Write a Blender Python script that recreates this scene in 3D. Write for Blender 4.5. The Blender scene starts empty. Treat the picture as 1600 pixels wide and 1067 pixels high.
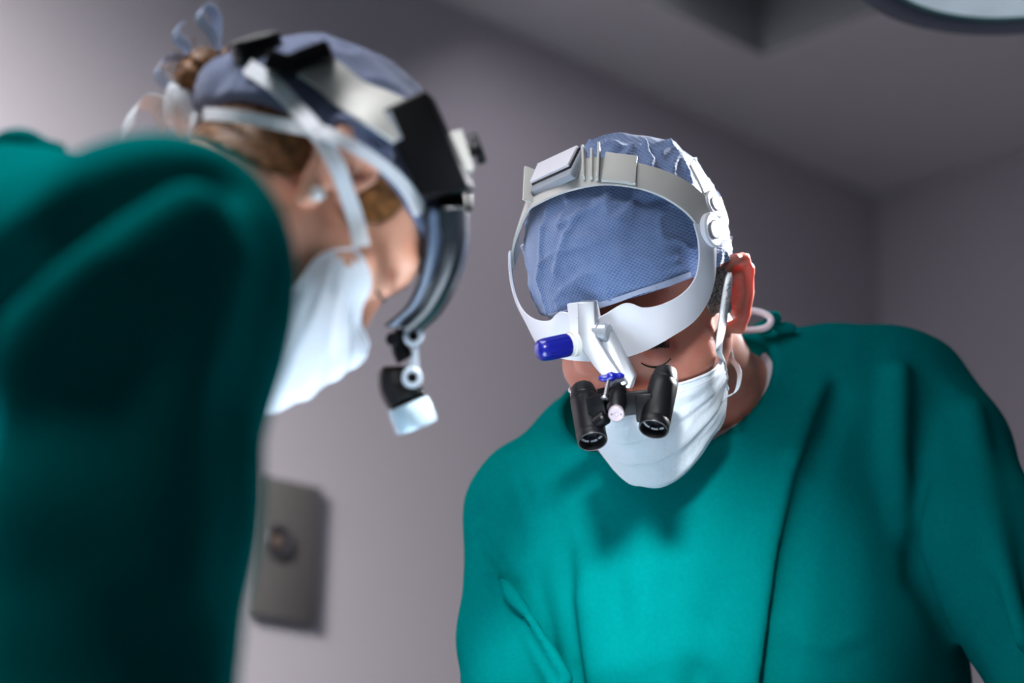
import bpy, bmesh, math, random
import numpy as np
from mathutils import Matrix, Vector
R_ = math.radians
random.seed(4); RNG = np.random.default_rng(7)
SC = bpy.context.scene; COL = SC.collection

# ------------------------------------------------------------------ camera
FPX = 3200.0                       # focal length in pixels of the 1600 px wide frame
PITCH, ROLL, CAMZ = 0.3110, 0.0175, 1.05
fw = np.array([0, math.cos(PITCH), math.sin(PITCH)]); rt = np.array([1., 0, 0]); up = np.cross(rt, fw)
RX = rt*math.cos(ROLL)+up*math.sin(ROLL); UX = up*math.cos(ROLL)-rt*math.sin(ROLL)
CAMR = np.array([RX, UX, -fw])     # rows: camera axes in the world
CAMO = np.array([0, 0, CAMZ])
def toW(c): return np.asarray(c, float) @ CAMR + CAMO
def C(px, py, d): return np.array([(px-800)/FPX*d, (533.5-py)/FPX*d, -d])   # metres along the camera axes
cam_d = bpy.data.cameras.new('camera'); cam = bpy.data.objects.new('camera', cam_d); COL.objects.link(cam)
m = Matrix.Identity(4)
for i in range(3):
    for j in range(3): m[i][j] = CAMR[j][i]
    m[i][3] = CAMO[i]
cam.matrix_world = m
cam_d.sensor_width = 36; cam_d.lens = 36*FPX/1600
cam_d.clip_start = .05
cam_d.dof.use_dof = True; cam_d.dof.focus_distance = 1.77; cam_d.dof.aperture_fstop = 2.6
SC.camera = cam
SC.view_settings.view_transform = 'Standard'; SC.view_settings.look = 'None'
SC.view_settings.gamma = 1; SC.view_settings.use_curve_mapping = False
SC.view_settings.exposure = 0.0

# ------------------------------------------------------------------ light
w = bpy.data.worlds.new('world'); SC.world = w; w.use_nodes = True
w.node_tree.nodes['Background'].inputs[0].default_value = (.80, .78, .92, 1)
w.node_tree.nodes['Background'].inputs[1].default_value = .09
def lamp(name, kind, loc, target, energy, color, **kw):
    l = bpy.data.lights.new(name, kind); l.energy = energy; l.color = color
    for k, v in kw.items(): setattr(l, k, v)
    o = bpy.data.objects.new(name, l); COL.objects.link(o); o.location = Vector(loc)
    o.rotation_euler = (Vector(target)-Vector(loc)).to_track_quat('-Z', 'Y').to_euler()
    return o
FIELD = (-.08, 1.42, 1.12)          # the lit operating field on the table
LAMPC = toW(C(1600, -78, 2.1))     # the surgical lamp at the top right
lamp('field_lamp', 'SPOT', (.55, .90, 2.5), FIELD, 1250, (.93, .97, 1), spot_size=R_(15), spot_blend=.4, shadow_soft_size=.05)
lamp('side_lamp', 'SPOT', tuple(toW(C(1700, 70, 2.5))), tuple(toW(C(1118, 385, 1.82))), 230, (.95, .97, 1), spot_size=R_(16), spot_blend=.5, shadow_soft_size=.06)
lamp('room_panel', 'AREA', (-1.3, 1.0, 2.6), (-1.2, 2.17, 1.7), 39, (1, .96, .95), size=.5, spread=R_(76))
lamp('corner_fill', 'AREA', (.15, 2.95, 2.64), (.60, 3.75, 1.2), 1.4, (.97, .93, 1), size=.5, spread=R_(140))  # unseen area light added to brighten the walls at the far corner
lamp('chest_lamp', 'SPOT', (-.06, .35, 1.84), tuple(toW(C(1000, 965, 1.87))), 330, (.95, .98, 1), spot_size=R_(12.4), spot_blend=1, shadow_soft_size=.11)
lamp('top_fill', 'AREA', (-.5, 1.05, 2.66), (-.42, 1.2, 0), 11, (.97, .97, 1), size=.9, spread=R_(110))  # soft fill from above, added for the caps and shoulder tops

# ------------------------------------------------------------------ helpers: distance fields
def smin(a, b, k):
    h = np.clip(.5+.5*(b-a)/k, 0, 1); return b*(1-h)+a*h-k*h*(1-h)
def smax(a, b, k): return -smin(-a, -b, k)
def ell(p, c, r, R=None):
    q = p-np.asarray(c)
    if R is not None: q = q @ R.T
    r = np.asarray(r, float); k0 = np.linalg.norm(q/r, axis=1); k1 = np.linalg.norm(q/(r*r), axis=1)+1e-9
    return k0*(k0-1)/k1
def cap(p, a, b, ra, rb=None):
    rb = ra if rb is None else rb
    a = np.asarray(a); ba = np.asarray(b)-a; pa = p-a; t = np.clip(pa@ba/(ba@ba), 0, 1)
    return np.linalg.norm(pa-t[:, None]*ba, axis=1)-(ra+(rb-ra)*t)
def chain(p, pts, r, k=0):
    d = None
    rr = r if isinstance(r, (list, tuple)) else [r]*len(pts)
    for i in range(len(pts)-1):
        e = cap(p, pts[i], pts[i+1], rr[i], rr[i+1]); d = e if d is None else (smin(d, e, k) if k else np.minimum(d, e))
    return d
def rotz(a): c, s = math.cos(a), math.sin(a); return np.array([[c, s, 0], [-s, c, 0], [0, 0, 1.]])
def _hash(i, j, k):
    n = (i*73856093) ^ (j*19349663) ^ (k*83492791); n = (n ^ (n >> 13))*1274126177
    return ((n ^ (n >> 16)) & 0xffff)/65535.*2-1
def vnoise(p):
    i = np.floor(p).astype(np.int64); f = p-i; f = f*f*(3-2*f); out = 0
    for dx in (0, 1):
        for dy in (0, 1):
            for dz in (0, 1):
                wgt = (f[:, 0] if dx else 1-f[:, 0])*(f[:, 1] if dy else 1-f[:, 1])*(f[:, 2] if dz else 1-f[:, 2])
                out = out+wgt*_hash(i[:, 0]+dx, i[:, 1]+dy, i[:, 2]+dz)
    return out
def grad(f, p, e=4e-4):
    g = np.stack([f(p+d)-f(p-d) for d in np.eye(3)*e], 1); return g/(np.linalg.norm(g, axis=1, keepdims=True)+1e-12)
def surf(f, lo, hi, h, newton=2):
    """surface nets over the box lo..hi, cell h; only blocks close to the surface are sampled finely"""
    lo = np.asarray(lo, float); hi = np.asarray(hi, float); B = 6
    nb = np.ceil((hi-lo)/(h*B)).astype(int); n = nb*B+1
    g = [lo[i]+(np.arange(nb[i])+.5)*B*h for i in range(3)]
    cc = np.stack(np.meshgrid(*g, indexing='ij'), -1).reshape(-1, 3); fc = f(cc)
    F = np.repeat(np.repeat(np.repeat(fc.reshape(nb), B, 0), B, 1), B, 2)
    F = np.pad(F, ((0, 1),)*3, mode='edge')
    act = np.abs(fc) < h*B*.87*1.7
    A = np.repeat(np.repeat(np.repeat(act.reshape(nb), B, 0), B, 1), B, 2); A = np.pad(A, ((0, 1),)*3, mode='edge')
    A2 = A.copy()
    for ax in range(3): A2 |= np.roll(A2, 1, ax)
    idx = np.argwhere(A2); vals = np.empty(len(idx))
    for s in range(0, len(idx), 200000): vals[s:s+200000] = f(lo+idx[s:s+200000]*h)
    F[tuple(idx.T)] = vals
    S = F < 0
    cs = np.stack([S[dx:n[0]-1+dx, dy:n[1]-1+dy, dz:n[2]-1+dz] for dx in (0, 1) for dy in (0, 1) for dz in (0, 1)], 0).sum(0)
    mix = (cs > 0) & (cs < 8); cells = np.argwhere(mix); vid = np.full(mix.shape, -1); vid[tuple(cells.T)] = np.arange(len(cells))
    acc = np.zeros((len(cells), 3)); cnt = np.zeros(len(cells)); crn = [(a, b, c) for a in (0, 1) for b in (0, 1) for c in (0, 1)]
    for i in range(8):
        for j in range(i+1, 8):
            if sum(abs(crn[i][k]-crn[j][k]) for k in range(3)) != 1: continue
            a = F[tuple((cells+crn[i]).T)]; b = F[tuple((cells+crn[j]).T)]; s = (a < 0) != (b < 0)
            t = np.where(s, a/(a-b+1e-20*(a == b)), 0)[:, None]
            acc += np.where(s[:, None], np.array(crn[i])+t*(np.array(crn[j])-np.array(crn[i])), 0); cnt += s
    V = lo+(cells+acc/cnt[:, None])*h
    faces = []
    for ax in range(3):
        o = [k for k in range(3) if k != ax]; u, v = np.eye(3, dtype=int)[o[0]], np.eye(3, dtype=int)[o[1]]
        sl = [slice(1, -1)]*3; sl[ax] = slice(0, -1); sl2 = list(sl); sl2[ax] = slice(1, None)
        a = S[tuple(sl)]; b = S[tuple(sl2)]; e = np.argwhere(a != b)
        if not len(e): continue
        off = np.ones(3, int); off[ax] = 0; e = e+off
        q = np.stack([vid[tuple((e-u-v).T)], vid[tuple((e-v).T)], vid[tuple(e.T)], vid[tuple((e-u).T)]], 1)
        flip = S[tuple(e.T)] if ax != 1 else ~S[tuple(e.T)]
        q = np.where(flip[:, None], q, q[:, ::-1]); q = q[(q >= 0).all(1)]; faces.append(q)
    for _ in range(newton):
        for s in range(0, len(V), 200000):
            p = V[s:s+200000]; d = np.clip(f(p), -h, h); V[s:s+200000] = p-d[:, None]*grad(f, p)
    return V, np.concatenate(faces)
def hit(f, px, py, off=0., d0=1.0, d1=2.6):
    """the point of the surface f seen along the ray of one pixel (closest approach when it misses), lifted by off"""
    r = C(px, py, 1.); n = np.linalg.norm(r); d = d0; best = (9, d0)
    for _ in range(220):
        v = float(f((r*d)[None])[0])
        if v < best[0]: best = (v, d)
        if v < 3e-4 or d > d1: break
        d += max(v*.55, 4e-4)/n
    p = r*best[1]
    return p+grad(f, p[None])[0]*(off-min(best[0], 0.02))

# ------------------------------------------------------------------ helpers: meshes
class MB:
    def __init__(s): s.v = []; s.f = []; s.n = 0
    def add(s, v, f):
        s.v.append(np.asarray(v, float)); s.f += [tuple(int(i)+s.n for i in q) for q in f]; s.n += len(v); return s
    def tube(s, pts, r, n=10, flat=None, caps=True):
        pts = np.asarray(pts, float); m = len(pts); rr = np.full(m, r) if np.isscalar(r) else np.asarray(r, float)
        T = np.gradient(pts, axis=0); T /= np.linalg.norm(T, axis=1, keepdims=True)+1e-12
        a = np.array([0, 0, 1.]) if abs(T[0][2]) < .9 else np.array([1., 0, 0]); N = np.cross(T[0], a); N /= np.linalg.norm(N); V = []
        for i in range(m):
            N = N-T[i]*(N@T[i]); N /= np.linalg.norm(N); Bn = np.cross(T[i], N)
            th = np.arange(n)/n*2*math.pi
            V.append(pts[i]+rr[i]*(np.cos(th)[:, None]*N+np.sin(th)[:, None]*Bn))
        V = np.concatenate(V); f = []
        for i in range(m-1):
            for j in range(n):
                k = (j+1) % n; f.append((i*n+j, i*n+k, (i+1)*n+k, (i+1)*n+j))
        if caps: f.append(tuple(range(n))[::-1]); f.append(tuple((m-1)*n+j for j in range(n)))
        return s.add(V, f)
    def lathe(s, p0, p1, prof, n=40, caps=True):
        """prof: (distance from p0 along p0->p1 in metres, radius)"""
        p0 = np.asarray(p0, float); ax = np.asarray(p1, float)-p0; ax /= np.linalg.norm(ax)
        a = np.array([0, 0, 1.]) if abs(ax[2]) < .9 else np.array([1., 0, 0]); N = np.cross(ax, a); N /= np.linalg.norm(N); Bn = np.cross(ax, N)
        th = np.arange(n)/n*2*math.pi; V = []; f = []
        for t, r in prof: V.append(p0+ax*t+max(r, 1e-5)*(np.cos(th)[:, None]*N+np.sin(th)[:, None]*Bn))
        V = np.concatenate(V); m = len(prof)
        for i in range(m-1):
            for j in range(n): k = (j+1) % n; f.append((i*n+j, i*n+k, (i+1)*n+k, (i+1)*n+j))
        if caps: f.append(tuple(range(n))[::-1]); f.append(tuple((m-1)*n+j for j in range(n)))
        return s.add(V, f)
    def box(s, c, ax, half, bev=.001, seg=2):
        """rounded box: centre c, rows of ax are its axes, half sizes"""
        b = bmesh.new(); bmesh.ops.create_cube(b, size=2)
        ax = np.array([np.asarray(a, float)/np.linalg.norm(a) for a in ax])
        for v in b.verts: v.co = Vector([v.co[i]*half[i] for i in range(3)])
        if bev: bmesh.ops.bevel(b, geom=list(b.edges), offset=bev, segments=seg, affect='EDGES', profile=.5)
        b.verts.index_update()
        V = np.array([v.co[:] for v in b.verts])@ax+np.asarray(c); f = [[v.index for v in q.verts] for q in b.faces]; b.free()
        return s.add(V, f)
    def prism(s, front, off, bev=.001, seg=2):
        """polygon of 3-D points pushed along the vector off"""
        b = bmesh.new(); k = len(front); off = np.asarray(off)
        vs = [b.verts.new(p) for p in front]+[b.verts.new(np.asarray(p)+off) for p in front]
        b.faces.new(vs[:k]); b.faces.new(vs[k:][::-1])
        for i in range(k): b.faces.new((vs[i], vs[k+i], vs[k+(i+1) % k], vs[(i+1) % k]))
        bmesh.ops.recalc_face_normals(b, faces=b.faces)
        if bev: bmesh.ops.bevel(b, geom=list(b.edges), offset=bev, segments=seg, affect='EDGES', profile=.5, clamp_overlap=True)
        b.verts.index_update(); b.faces.ensure_lookup_table()
        V = np.array([v.co[:] for v in b.verts]); f = [[v.index for v in q.verts] for q in b.faces]; b.free()
        return s.add(V, f)
    def ribbon(s, A, Bp, thick, n=60, m=6, bow=0., centre=None):
        """band between two edge lines of 3-D points; thick outwards from centre"""
        a = spline(A, n); b = spline(Bp, n); t = np.linspace(0, 1, m)
        G = a[:, None]*(1-t)[None, :, None]+b[:, None]*t[None, :, None]
        du = np.gradient(G, axis=0); dv = np.gradient(G, axis=1); N = np.cross(du, dv); N /= np.linalg.norm(N, axis=2, keepdims=True)+1e-12
        if centre is not None:
            sg = np.sign(((G-np.asarray(centre))*N).sum(2)); N *= np.where(np.median(sg) == 0, 1, np.median(sg))
        if bow: G = G+N*(bow*(1-(2*t-1)**2))[None, :, None]
        V = np.concatenate([G.reshape(-1, 3), (G+N*thick).reshape(-1, 3)]); f = []; K = n*m
        for i in range(n-1):
            for j in range(m-1):
                q = (i*m+j, i*m+j+1, (i+1)*m+j+1, (i+1)*m+j); f.append(q[::-1]); f.append(tuple(k+K for k in q))
        for i in range(n-1):
            f.append((i*m, (i+1)*m, K+(i+1)*m, K+i*m)); j = m-1; f.append(((i+1)*m+j, i*m+j, K+i*m+j, K+(i+1)*m+j))
        for j in range(m-1):
            f.append((j+1, j, K+j, K+j+1)); i = n-1; f.append((i*m+j, i*m+j+1, K+i*m+j+1, K+i*m+j))
        return s.add(V, f)
def spline(pts, n):
    p = np.asarray(pts, float)
    if len(p) == 2: return p[0]+(p[1]-p[0])*np.linspace(0, 1, n)[:, None]
    e = np.concatenate([[2*p[0]-p[1]], p, [2*p[-1]-p[-2]]]); L = np.concatenate([[0], np.cumsum(np.linalg.norm(np.diff(p, axis=0), axis=1))]); L /= L[-1]
    out = []
    for t in np.linspace(0, 1, n):
        i = min(np.searchsorted(L, t, 'right')-1, len(p)-2); u = (t-L[i])/(L[i+1]-L[i]+1e-12); a, b, c, d = e[i:i+4]
        out.append(.5*(2*b+(c-a)*u+(2*a-5*b+4*c-d)*u*u+(3*b-a-3*c+d)*u**3))
    return np.array(out)
ORG = {}
def thing(name, label, cat, loc, group=None):
    o = bpy.data.objects.new(name, None); COL.objects.link(o); o.location = loc; o.empty_display_size = .05
    o['label'] = label; o['category'] = cat
    if group: o['group'] = group
    ORG[o.name] = np.array(loc, float); return o
def put(name, v, f, mat, parent=None, smooth=True, label=None, world=False, sharp=None, uv=None):
    v = np.asarray(v, float); v = v if world else toW(v)
    root = parent
    while root is not None and root.parent is not None: root = root.parent
    org = ORG[root.name] if root is not None else np.zeros(3)
    me = bpy.data.meshes.new(name); me.from_pydata((v-org).tolist(), [], [list(map(int, q)) for q in f]); me.update()
    if smooth: me.polygons.foreach_set('use_smooth', [True]*len(me.polygons))
    if sharp is not None: me.set_sharp_from_angle(angle=R_(sharp))
    if uv is not None:
        l = me.uv_layers.new(name='UVMap'); vi = np.empty(len(me.loops), int); me.loops.foreach_get('vertex_index', vi)
        l.data.foreach_set('uv', np.asarray(uv, float)[vi].ravel())
    me.materials.append(mat); o = bpy.data.objects.new(name, me); COL.objects.link(o)
    if parent is not None: o.parent = parent
    if label: o['label'] = label
    return o
def putm(name, mb, mat, parent=None, **k):
    k.setdefault('sharp', 38); return put(name, np.concatenate(mb.v), mb.f, mat, parent, **k)

# ------------------------------------------------------------------ materials
def srgb(r, g, b): return tuple((c/255/12.92 if c <= 10 else ((c/255+.055)/1.055)**2.4) for c in (r, g, b))+(1,)
def mat(name, col, rough=.5, metal=0., spec=.5, bump=0., scale=200., sss=0., sssr=(1, .3, .2), ssss=.01, sheen=0., mottle=0., mscale=30., col2=None, coat=0., trans=0., emit=None, estr=0.):
    m = bpy.data.materials.new(name); m.use_nodes = True; nt = m.node_tree; b = nt.nodes['Principled BSDF']
    b.inputs['Base Color'].default_value = col; b.inputs['Roughness'].default_value = rough; b.inputs['Metallic'].default_value = metal
    b.inputs['Specular IOR Level'].default_value = spec; b.inputs['Sheen Weight'].default_value = sheen; b.inputs['Coat Weight'].default_value = coat
    if trans: b.inputs['Transmission Weight'].default_value = trans
    if sss: b.inputs['Subsurface Weight'].default_value = sss; b.inputs['Subsurface Radius'].default_value = sssr; b.inputs['Subsurface Scale'].default_value = ssss
    if emit: b.inputs['Emission Color'].default_value = emit; b.inputs['Emission Strength'].default_value = estr
    if mottle or bump: tc = nt.nodes.new('ShaderNodeTexCoord')
    if mottle:
        n = nt.nodes.new('ShaderNodeTexNoise'); n.inputs['Scale'].default_value = mscale; n.inputs['Detail'].default_value = 5
        nt.links.new(tc.outputs['Object'], n.inputs['Vector'])
        r = nt.nodes.new('ShaderNodeMapRange'); r.inputs[1].default_value = .3; r.inputs[2].default_value = .7; r.inputs[3].default_value = 0; r.inputs[4].default_value = mottle
        nt.links.new(n.outputs['Fac'], r.inputs[0])
        mx = nt.nodes.new('ShaderNodeMix'); mx.data_type = 'RGBA'; mx.inputs[6].default_value = col; mx.inputs[7].default_value = col2 or tuple(c*.6 for c in col[:3])+(1,)
        nt.links.new(r.outputs[0], mx.inputs[0]); nt.links.new(mx.outputs[2], b.inputs['Base Color'])
    if bump:
        n = nt.nodes.new('ShaderNodeTexNoise'); n.inputs['Scale'].default_value = scale; n.inputs['Detail'].default_value = 3
        nt.links.new(tc.outputs['Object'], n.inputs['Vector'])
        bp = nt.nodes.new('ShaderNodeBump'); bp.inputs['Strength'].default_value = bump; bp.inputs['Distance'].default_value = .002
        nt.links.new(n.outputs['Fac'], bp.inputs['Height']); nt.links.new(bp.outputs[0], b.inputs['Normal'])
    return m
def nonwoven(name, base, dark, period=.0026, sss=.0):
    """non-woven cap cloth: small embossed lattice over a blue sheet (UV in metres)"""
    m = mat(name, base, .8, spec=.2, sheen=.3); nt = m.node_tree; b = nt.nodes['Principled BSDF']
    uv = nt.nodes.new('ShaderNodeUVMap'); mp = nt.nodes.new('ShaderNodeMapping'); mp.inputs['Rotation'].default_value = (0, 0, R_(38)); mp.inputs['Scale'].default_value = (1/period,)*3
    nt.links.new(uv.outputs[0], mp.inputs[0])
    vo = nt.nodes.new('ShaderNodeTexVoronoi'); vo.inputs['Scale'].default_value = 1; vo.inputs['Randomness'].default_value = .12; vo.voronoi_dimensions = '2D'
    nt.links.new(mp.outputs[0], vo.inputs['Vector'])
    r = nt.nodes.new('ShaderNodeMapRange'); r.inputs[1].default_value = .22; r.inputs[2].default_value = .5; r.inputs[3].default_value = 1; r.inputs[4].default_value = 0
    nt.links.new(vo.outputs['Distance'], r.inputs[0])
    no = nt.nodes.new('ShaderNodeTexNoise'); no.inputs['Scale'].default_value = 90; nt.links.new(uv.outputs[0], no.inputs['Vector'])
    mu = nt.nodes.new('ShaderNodeMath'); mu.operation = 'MULTIPLY'; nt.links.new(r.outputs[0], mu.inputs[0]); nt.links.new(no.outputs['Fac'], mu.inputs[1])
    mx = nt.nodes.new('ShaderNodeMix'); mx.data_type = 'RGBA'; mx.inputs[6].default_value = base; mx.inputs[7].default_value = dark
    nt.links.new(mu.outputs[0], mx.inputs[0]); nt.links.new(mx.outputs[2], b.inputs['Base Color'])
    bp = nt.nodes.new('ShaderNodeBump'); bp.inputs['Strength'].default_value = .35; bp.inputs['Distance'].default_value = .0006; bp.invert = True
    nt.links.new(r.outputs[0], bp.inputs['Height']); nt.links.new(bp.outputs[0], b.inputs['Normal'])
    return m
M = dict(
    wall=mat('wall_paint', (.52, .49, .54, 1), .8, spec=.2, bump=.05, scale=60),
    ceil=mat('ceiling_paint', (.72, .70, .72, 1), .85, spec=.2),
    tray=mat('tray_grey', (.27, .285, .30, 1), .8, spec=.2),  # tray faces, darker grey than the ceiling
    floor=mat('floor_vinyl', (.25, .27, .28, 1), .5),
    gown=mat('teal_cotton', (.0002, .155, .152, 1), .9, spec=.0, bump=.10, scale=700, sheen=.0, mottle=.25, mscale=260),
    shirt=mat('grey_jersey', (.55, .55, .58, 1), .85, spec=.2, bump=.3, scale=500),
    skin=mat('man_skin', (.52, .23, .165, 1), .5, spec=.35, bump=.12, scale=330, sss=.9, ssss=.016, mottle=.5, mscale=55, col2=(.42, .13, .10, 1)),
    skin2=mat('woman_skin', (.74, .38, .26, 1), .48, spec=.35, bump=.05, scale=330, sss=.28, ssss=.010, mottle=.3, mscale=40, col2=(.60, .27, .19, 1)),
    cap=nonwoven('blue_nonwoven', (.18, .265, .47, 1), (.04, .075, .21, 1)),
    cap2=nonwoven('slate_nonwoven', (.135, .17, .28, 1), (.065, .085, .17, 1), .003),
    mask=mat('mask_cloth', (.76, .86, .97, 1), .85, spec=.15, bump=.25, scale=260, sss=.3, sssr=(.8, .9, 1), ssss=.004),
    maskw=mat('mask_cloth_white', (.84, .87, .93, 1), .85, spec=.15, bump=.1, scale=260),
    tie=mat('white_tie', (.80, .83, .88, 1), .85, spec=.2, bump=.5, scale=600),
    tieb=mat('pale_blue_tie', (.50, .58, .78, 1), .8, spec=.2),
    hair=mat('grey_hair', (.03, .024, .02, 1), .45, spec=.5, mottle=.9, mscale=350, col2=(.34, .31, .28, 1)),
    hair2=mat('brown_hair', (.27, .115, .035, 1), .5, spec=.4, mottle=.8, mscale=160, col2=(.07, .028, .010, 1)),
    lash=mat('dark_lashes', (.02, .014, .012, 1), .6),
    white=mat('white_plastic', (.80, .81, .88, 1), .42, spec=.4),
    cream=mat('ivory_plastic', (.60, .60, .57, 1), .6, spec=.25),
    silver=mat('satin_silver', (.42, .45, .50, 1), .35, metal=.55),
    chrome=mat('chrome', (.8, .8, .82, 1), .15, metal=1),
    blue=mat('blue_plastic', (.005, .008, .20, 1), .28, spec=.5, coat=.3),
    black=mat('black_anodised', (.003, .003, .004, 1), .4, spec=.18),
    gloss=mat('black_gloss', (.010, .012, .016, 1), .22, spec=.5),
    dark=mat('dark_gap', (.012, .010, .018, 1), .5),
    lens=mat('lens_glass', (.01, .01, .015, 1), .05, spec=.8, coat=1),
    hem=mat('pale_hem', (.36, .41, .56, 1), .8, spec=.2, bump=.3, scale=600),
    rim=mat('dark_rim', (.10, .105, .115, 1), .4),
    tip=mat('lamp_tip_metal', (.30, .38, .44, 1), .35, metal=.3),
    screw=mat('satin_screw', (.30, .25, .28, 1), .4, metal=.3),
    steel=mat('highlight_blue', (.07, .10, .16, 1), .3),  # colour of the highlight strip on the glossy headband
    grey=mat('grey_plastic', (.30, .34, .39, 1), .4),
    pearl=mat('pearl', (.85, .83, .82, 1), .15, coat=.8),
    plate=mat('brushed_plate', (.17, .165, .16, 1), .45, metal=.3),
    platedk=mat('dark_socket', (.05, .05, .055, 1), .4),
    copper=mat('warm_metal', (.45, .33, .28, 1), .3, metal=.7),
    navy=mat('lamp_housing', (.055, .07, .10, 1), .4),
    teal=mat('teal_gasket', (.03, .16, .14, 1), .4),
    glass=mat('lamp_glass', (.45, .52, .58, 1), .25, spec=.6, mottle=.7, mscale=18, col2=(.2, .26, .31, 1), emit=(.6, .75, .85, 1), estr=.35),
    drape=mat('blue_drape', (.70, .80, .90, 1), .9, spec=.1),
    lit=mat('lit_lens', (.8, .85, .9, 1), .3, emit=(.85, .93, 1, 1), estr=2.5),
    print=mat('lens_print', (.75, .75, .78, 1), .5),
)

# ------------------------------------------------------------------ the room
def struct(name, v, f, m, **k):
    o = put(name, v, f, m, world=True, smooth=False, **k); o['kind'] = 'structure'; return o
CZ = 2.70; CO = np.array([.770, 4.072, 0]); av = np.array([-.7208, -.6931, 0]); bv = np.array([.6931, -.7208, 0])
def RM(s, t, z): return CO+av*s+bv*t+np.array([0, 0, z])
def slab(p, q, n, z0, z1, th=.1):
    """wall from p to q (floor points), pushed out along n"""
    v = [p, q, q+n*th, p+n*th]; V = [x*[1, 1, 0]+[0, 0, z0] for x in v]+[x*[1, 1, 0]+[0, 0, z1] for x in v]
    return V, [(0, 1, 5, 4), (1, 2, 6, 5), (2, 3, 7, 6), (3, 0, 4, 7), (0, 3, 2, 1), (4, 5, 6, 7)]
struct('wall_left', *slab(RM(0, -.1, 0), RM(5.6, -.1, 0), bv*1, 0, CZ+.4), M['wall'])
struct('wall_right', *slab(RM(-.1, -.1, 0), RM(-.1, 4.5, 0), av*1, 0, CZ+.4), M['wall'])
struct('floor', [RM(-.1, -.1, 0), RM(5.6, -.1, 0), RM(5.6, 4.5, 0), RM(-.1, 4.5, 0)], [(0, 1, 2, 3)], M['floor'])
# ceiling with a raised tray: the tray's near corner shows at the top of the photograph
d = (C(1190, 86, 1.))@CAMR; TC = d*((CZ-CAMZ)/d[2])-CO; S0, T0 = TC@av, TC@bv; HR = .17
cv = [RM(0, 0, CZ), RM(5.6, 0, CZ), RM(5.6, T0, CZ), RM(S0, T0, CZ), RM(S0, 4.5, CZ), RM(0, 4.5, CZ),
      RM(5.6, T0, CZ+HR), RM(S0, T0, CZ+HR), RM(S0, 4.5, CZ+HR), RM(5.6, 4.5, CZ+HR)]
struct('ceiling', cv[:6], [(0, 1, 2, 3), (0, 3, 4, 5)], M['ceil'])
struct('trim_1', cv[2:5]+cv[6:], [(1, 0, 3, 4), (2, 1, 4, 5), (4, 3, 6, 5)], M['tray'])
# draped operating table under the frame: it carries the lit field
TBL = MB(); TBL.box((.25, 1.36, 1.0), np.eye(3), (.75, .24, .12), .05, 5)
t = put('operating_table', np.concatenate(TBL.v), TBL.f, M['drape'], world=True); t['kind'] = 'structure'

# metal plate on the left wall
def wallpt(px, py):
    d = C(px, py, 1.)@CAMR; n = bv; k = ((CO-CAMO)@n)/(d@n); return CAMO+d*k
pc = wallpt(440, 860); up3 = np.array([0, 0, 1.])
T = thing('wall_plate', 'rectangular grey metal plate with a round socket on the left wall', 'wall plate', tuple(pc))
b = MB(); b.box(pc+bv*.006, (av, up3, bv), (.062, .105, .006), .002); putm('plate', b, M['plate'], T, world=True)
sc_ = wallpt(424, 848)
b = MB(); b.lathe(sc_+bv*.010, sc_+bv, [(0, .026), (.006, .026), (.009, .023), (.009, .019), (.004, .018), (.004, 0)]); so = putm('socket', b, M['platedk'], T, world=True)
b = MB(); b.lathe(sc_+bv*.012, sc_+bv, [(0, .009), (.004, .009), (.007, .004), (.007, 0)]); putm('socket_pin', b, M['copper'], so, world=True)

# surgical lamp head at the top right
LC = LAMPC; dn = np.array([0, 0, -1.])
T = thing('surgical_lamp', 'round dark surgical lamp head with glass face above the man, cut by the frame', 'lamp', tuple(LC+[0, 0, .08]))
b = MB(); b.lathe(LC+[0, 0, .09], LC-[0, 0, 1], [(0, .02), (0, .08), (.02, .15), (.05, .178), (.080, .186), (.092, .185), (.097, .181), (.098, .175), (.098, .155), (.095, .151), (.088, .150), (.088, .1), (.088, 0)], 96); putm('lamp_housing', b, M['navy'], T, world=True)
b = MB(); b.lathe(LC+[0, 0, .0015], LC-[0, 0, 1], [(0, .1455), (0, .1505), (.006, .1505), (.0065, .1455), (0, .1455)], 96, False); putm('gasket', b, M['teal'], T, world=True)
b = MB(); b.lathe(LC+[0, 0, .001], LC-[0, 0, 1], [(0, 0), (0, .1458), (.004, .1458), (.0055, .1), (.006, 0)], 96); putm('lamp_glass', b, M['glass'], T, world=True)
b = MB(); b.tube([LC+[0, 0, .085], LC+[.05, .02, .25], LC+[.35, .1, .34], LC+[.4, .1, CZ-LC[2]]], .02, 14); putm('lamp_arm', b, M['navy'], T, world=True)

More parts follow.
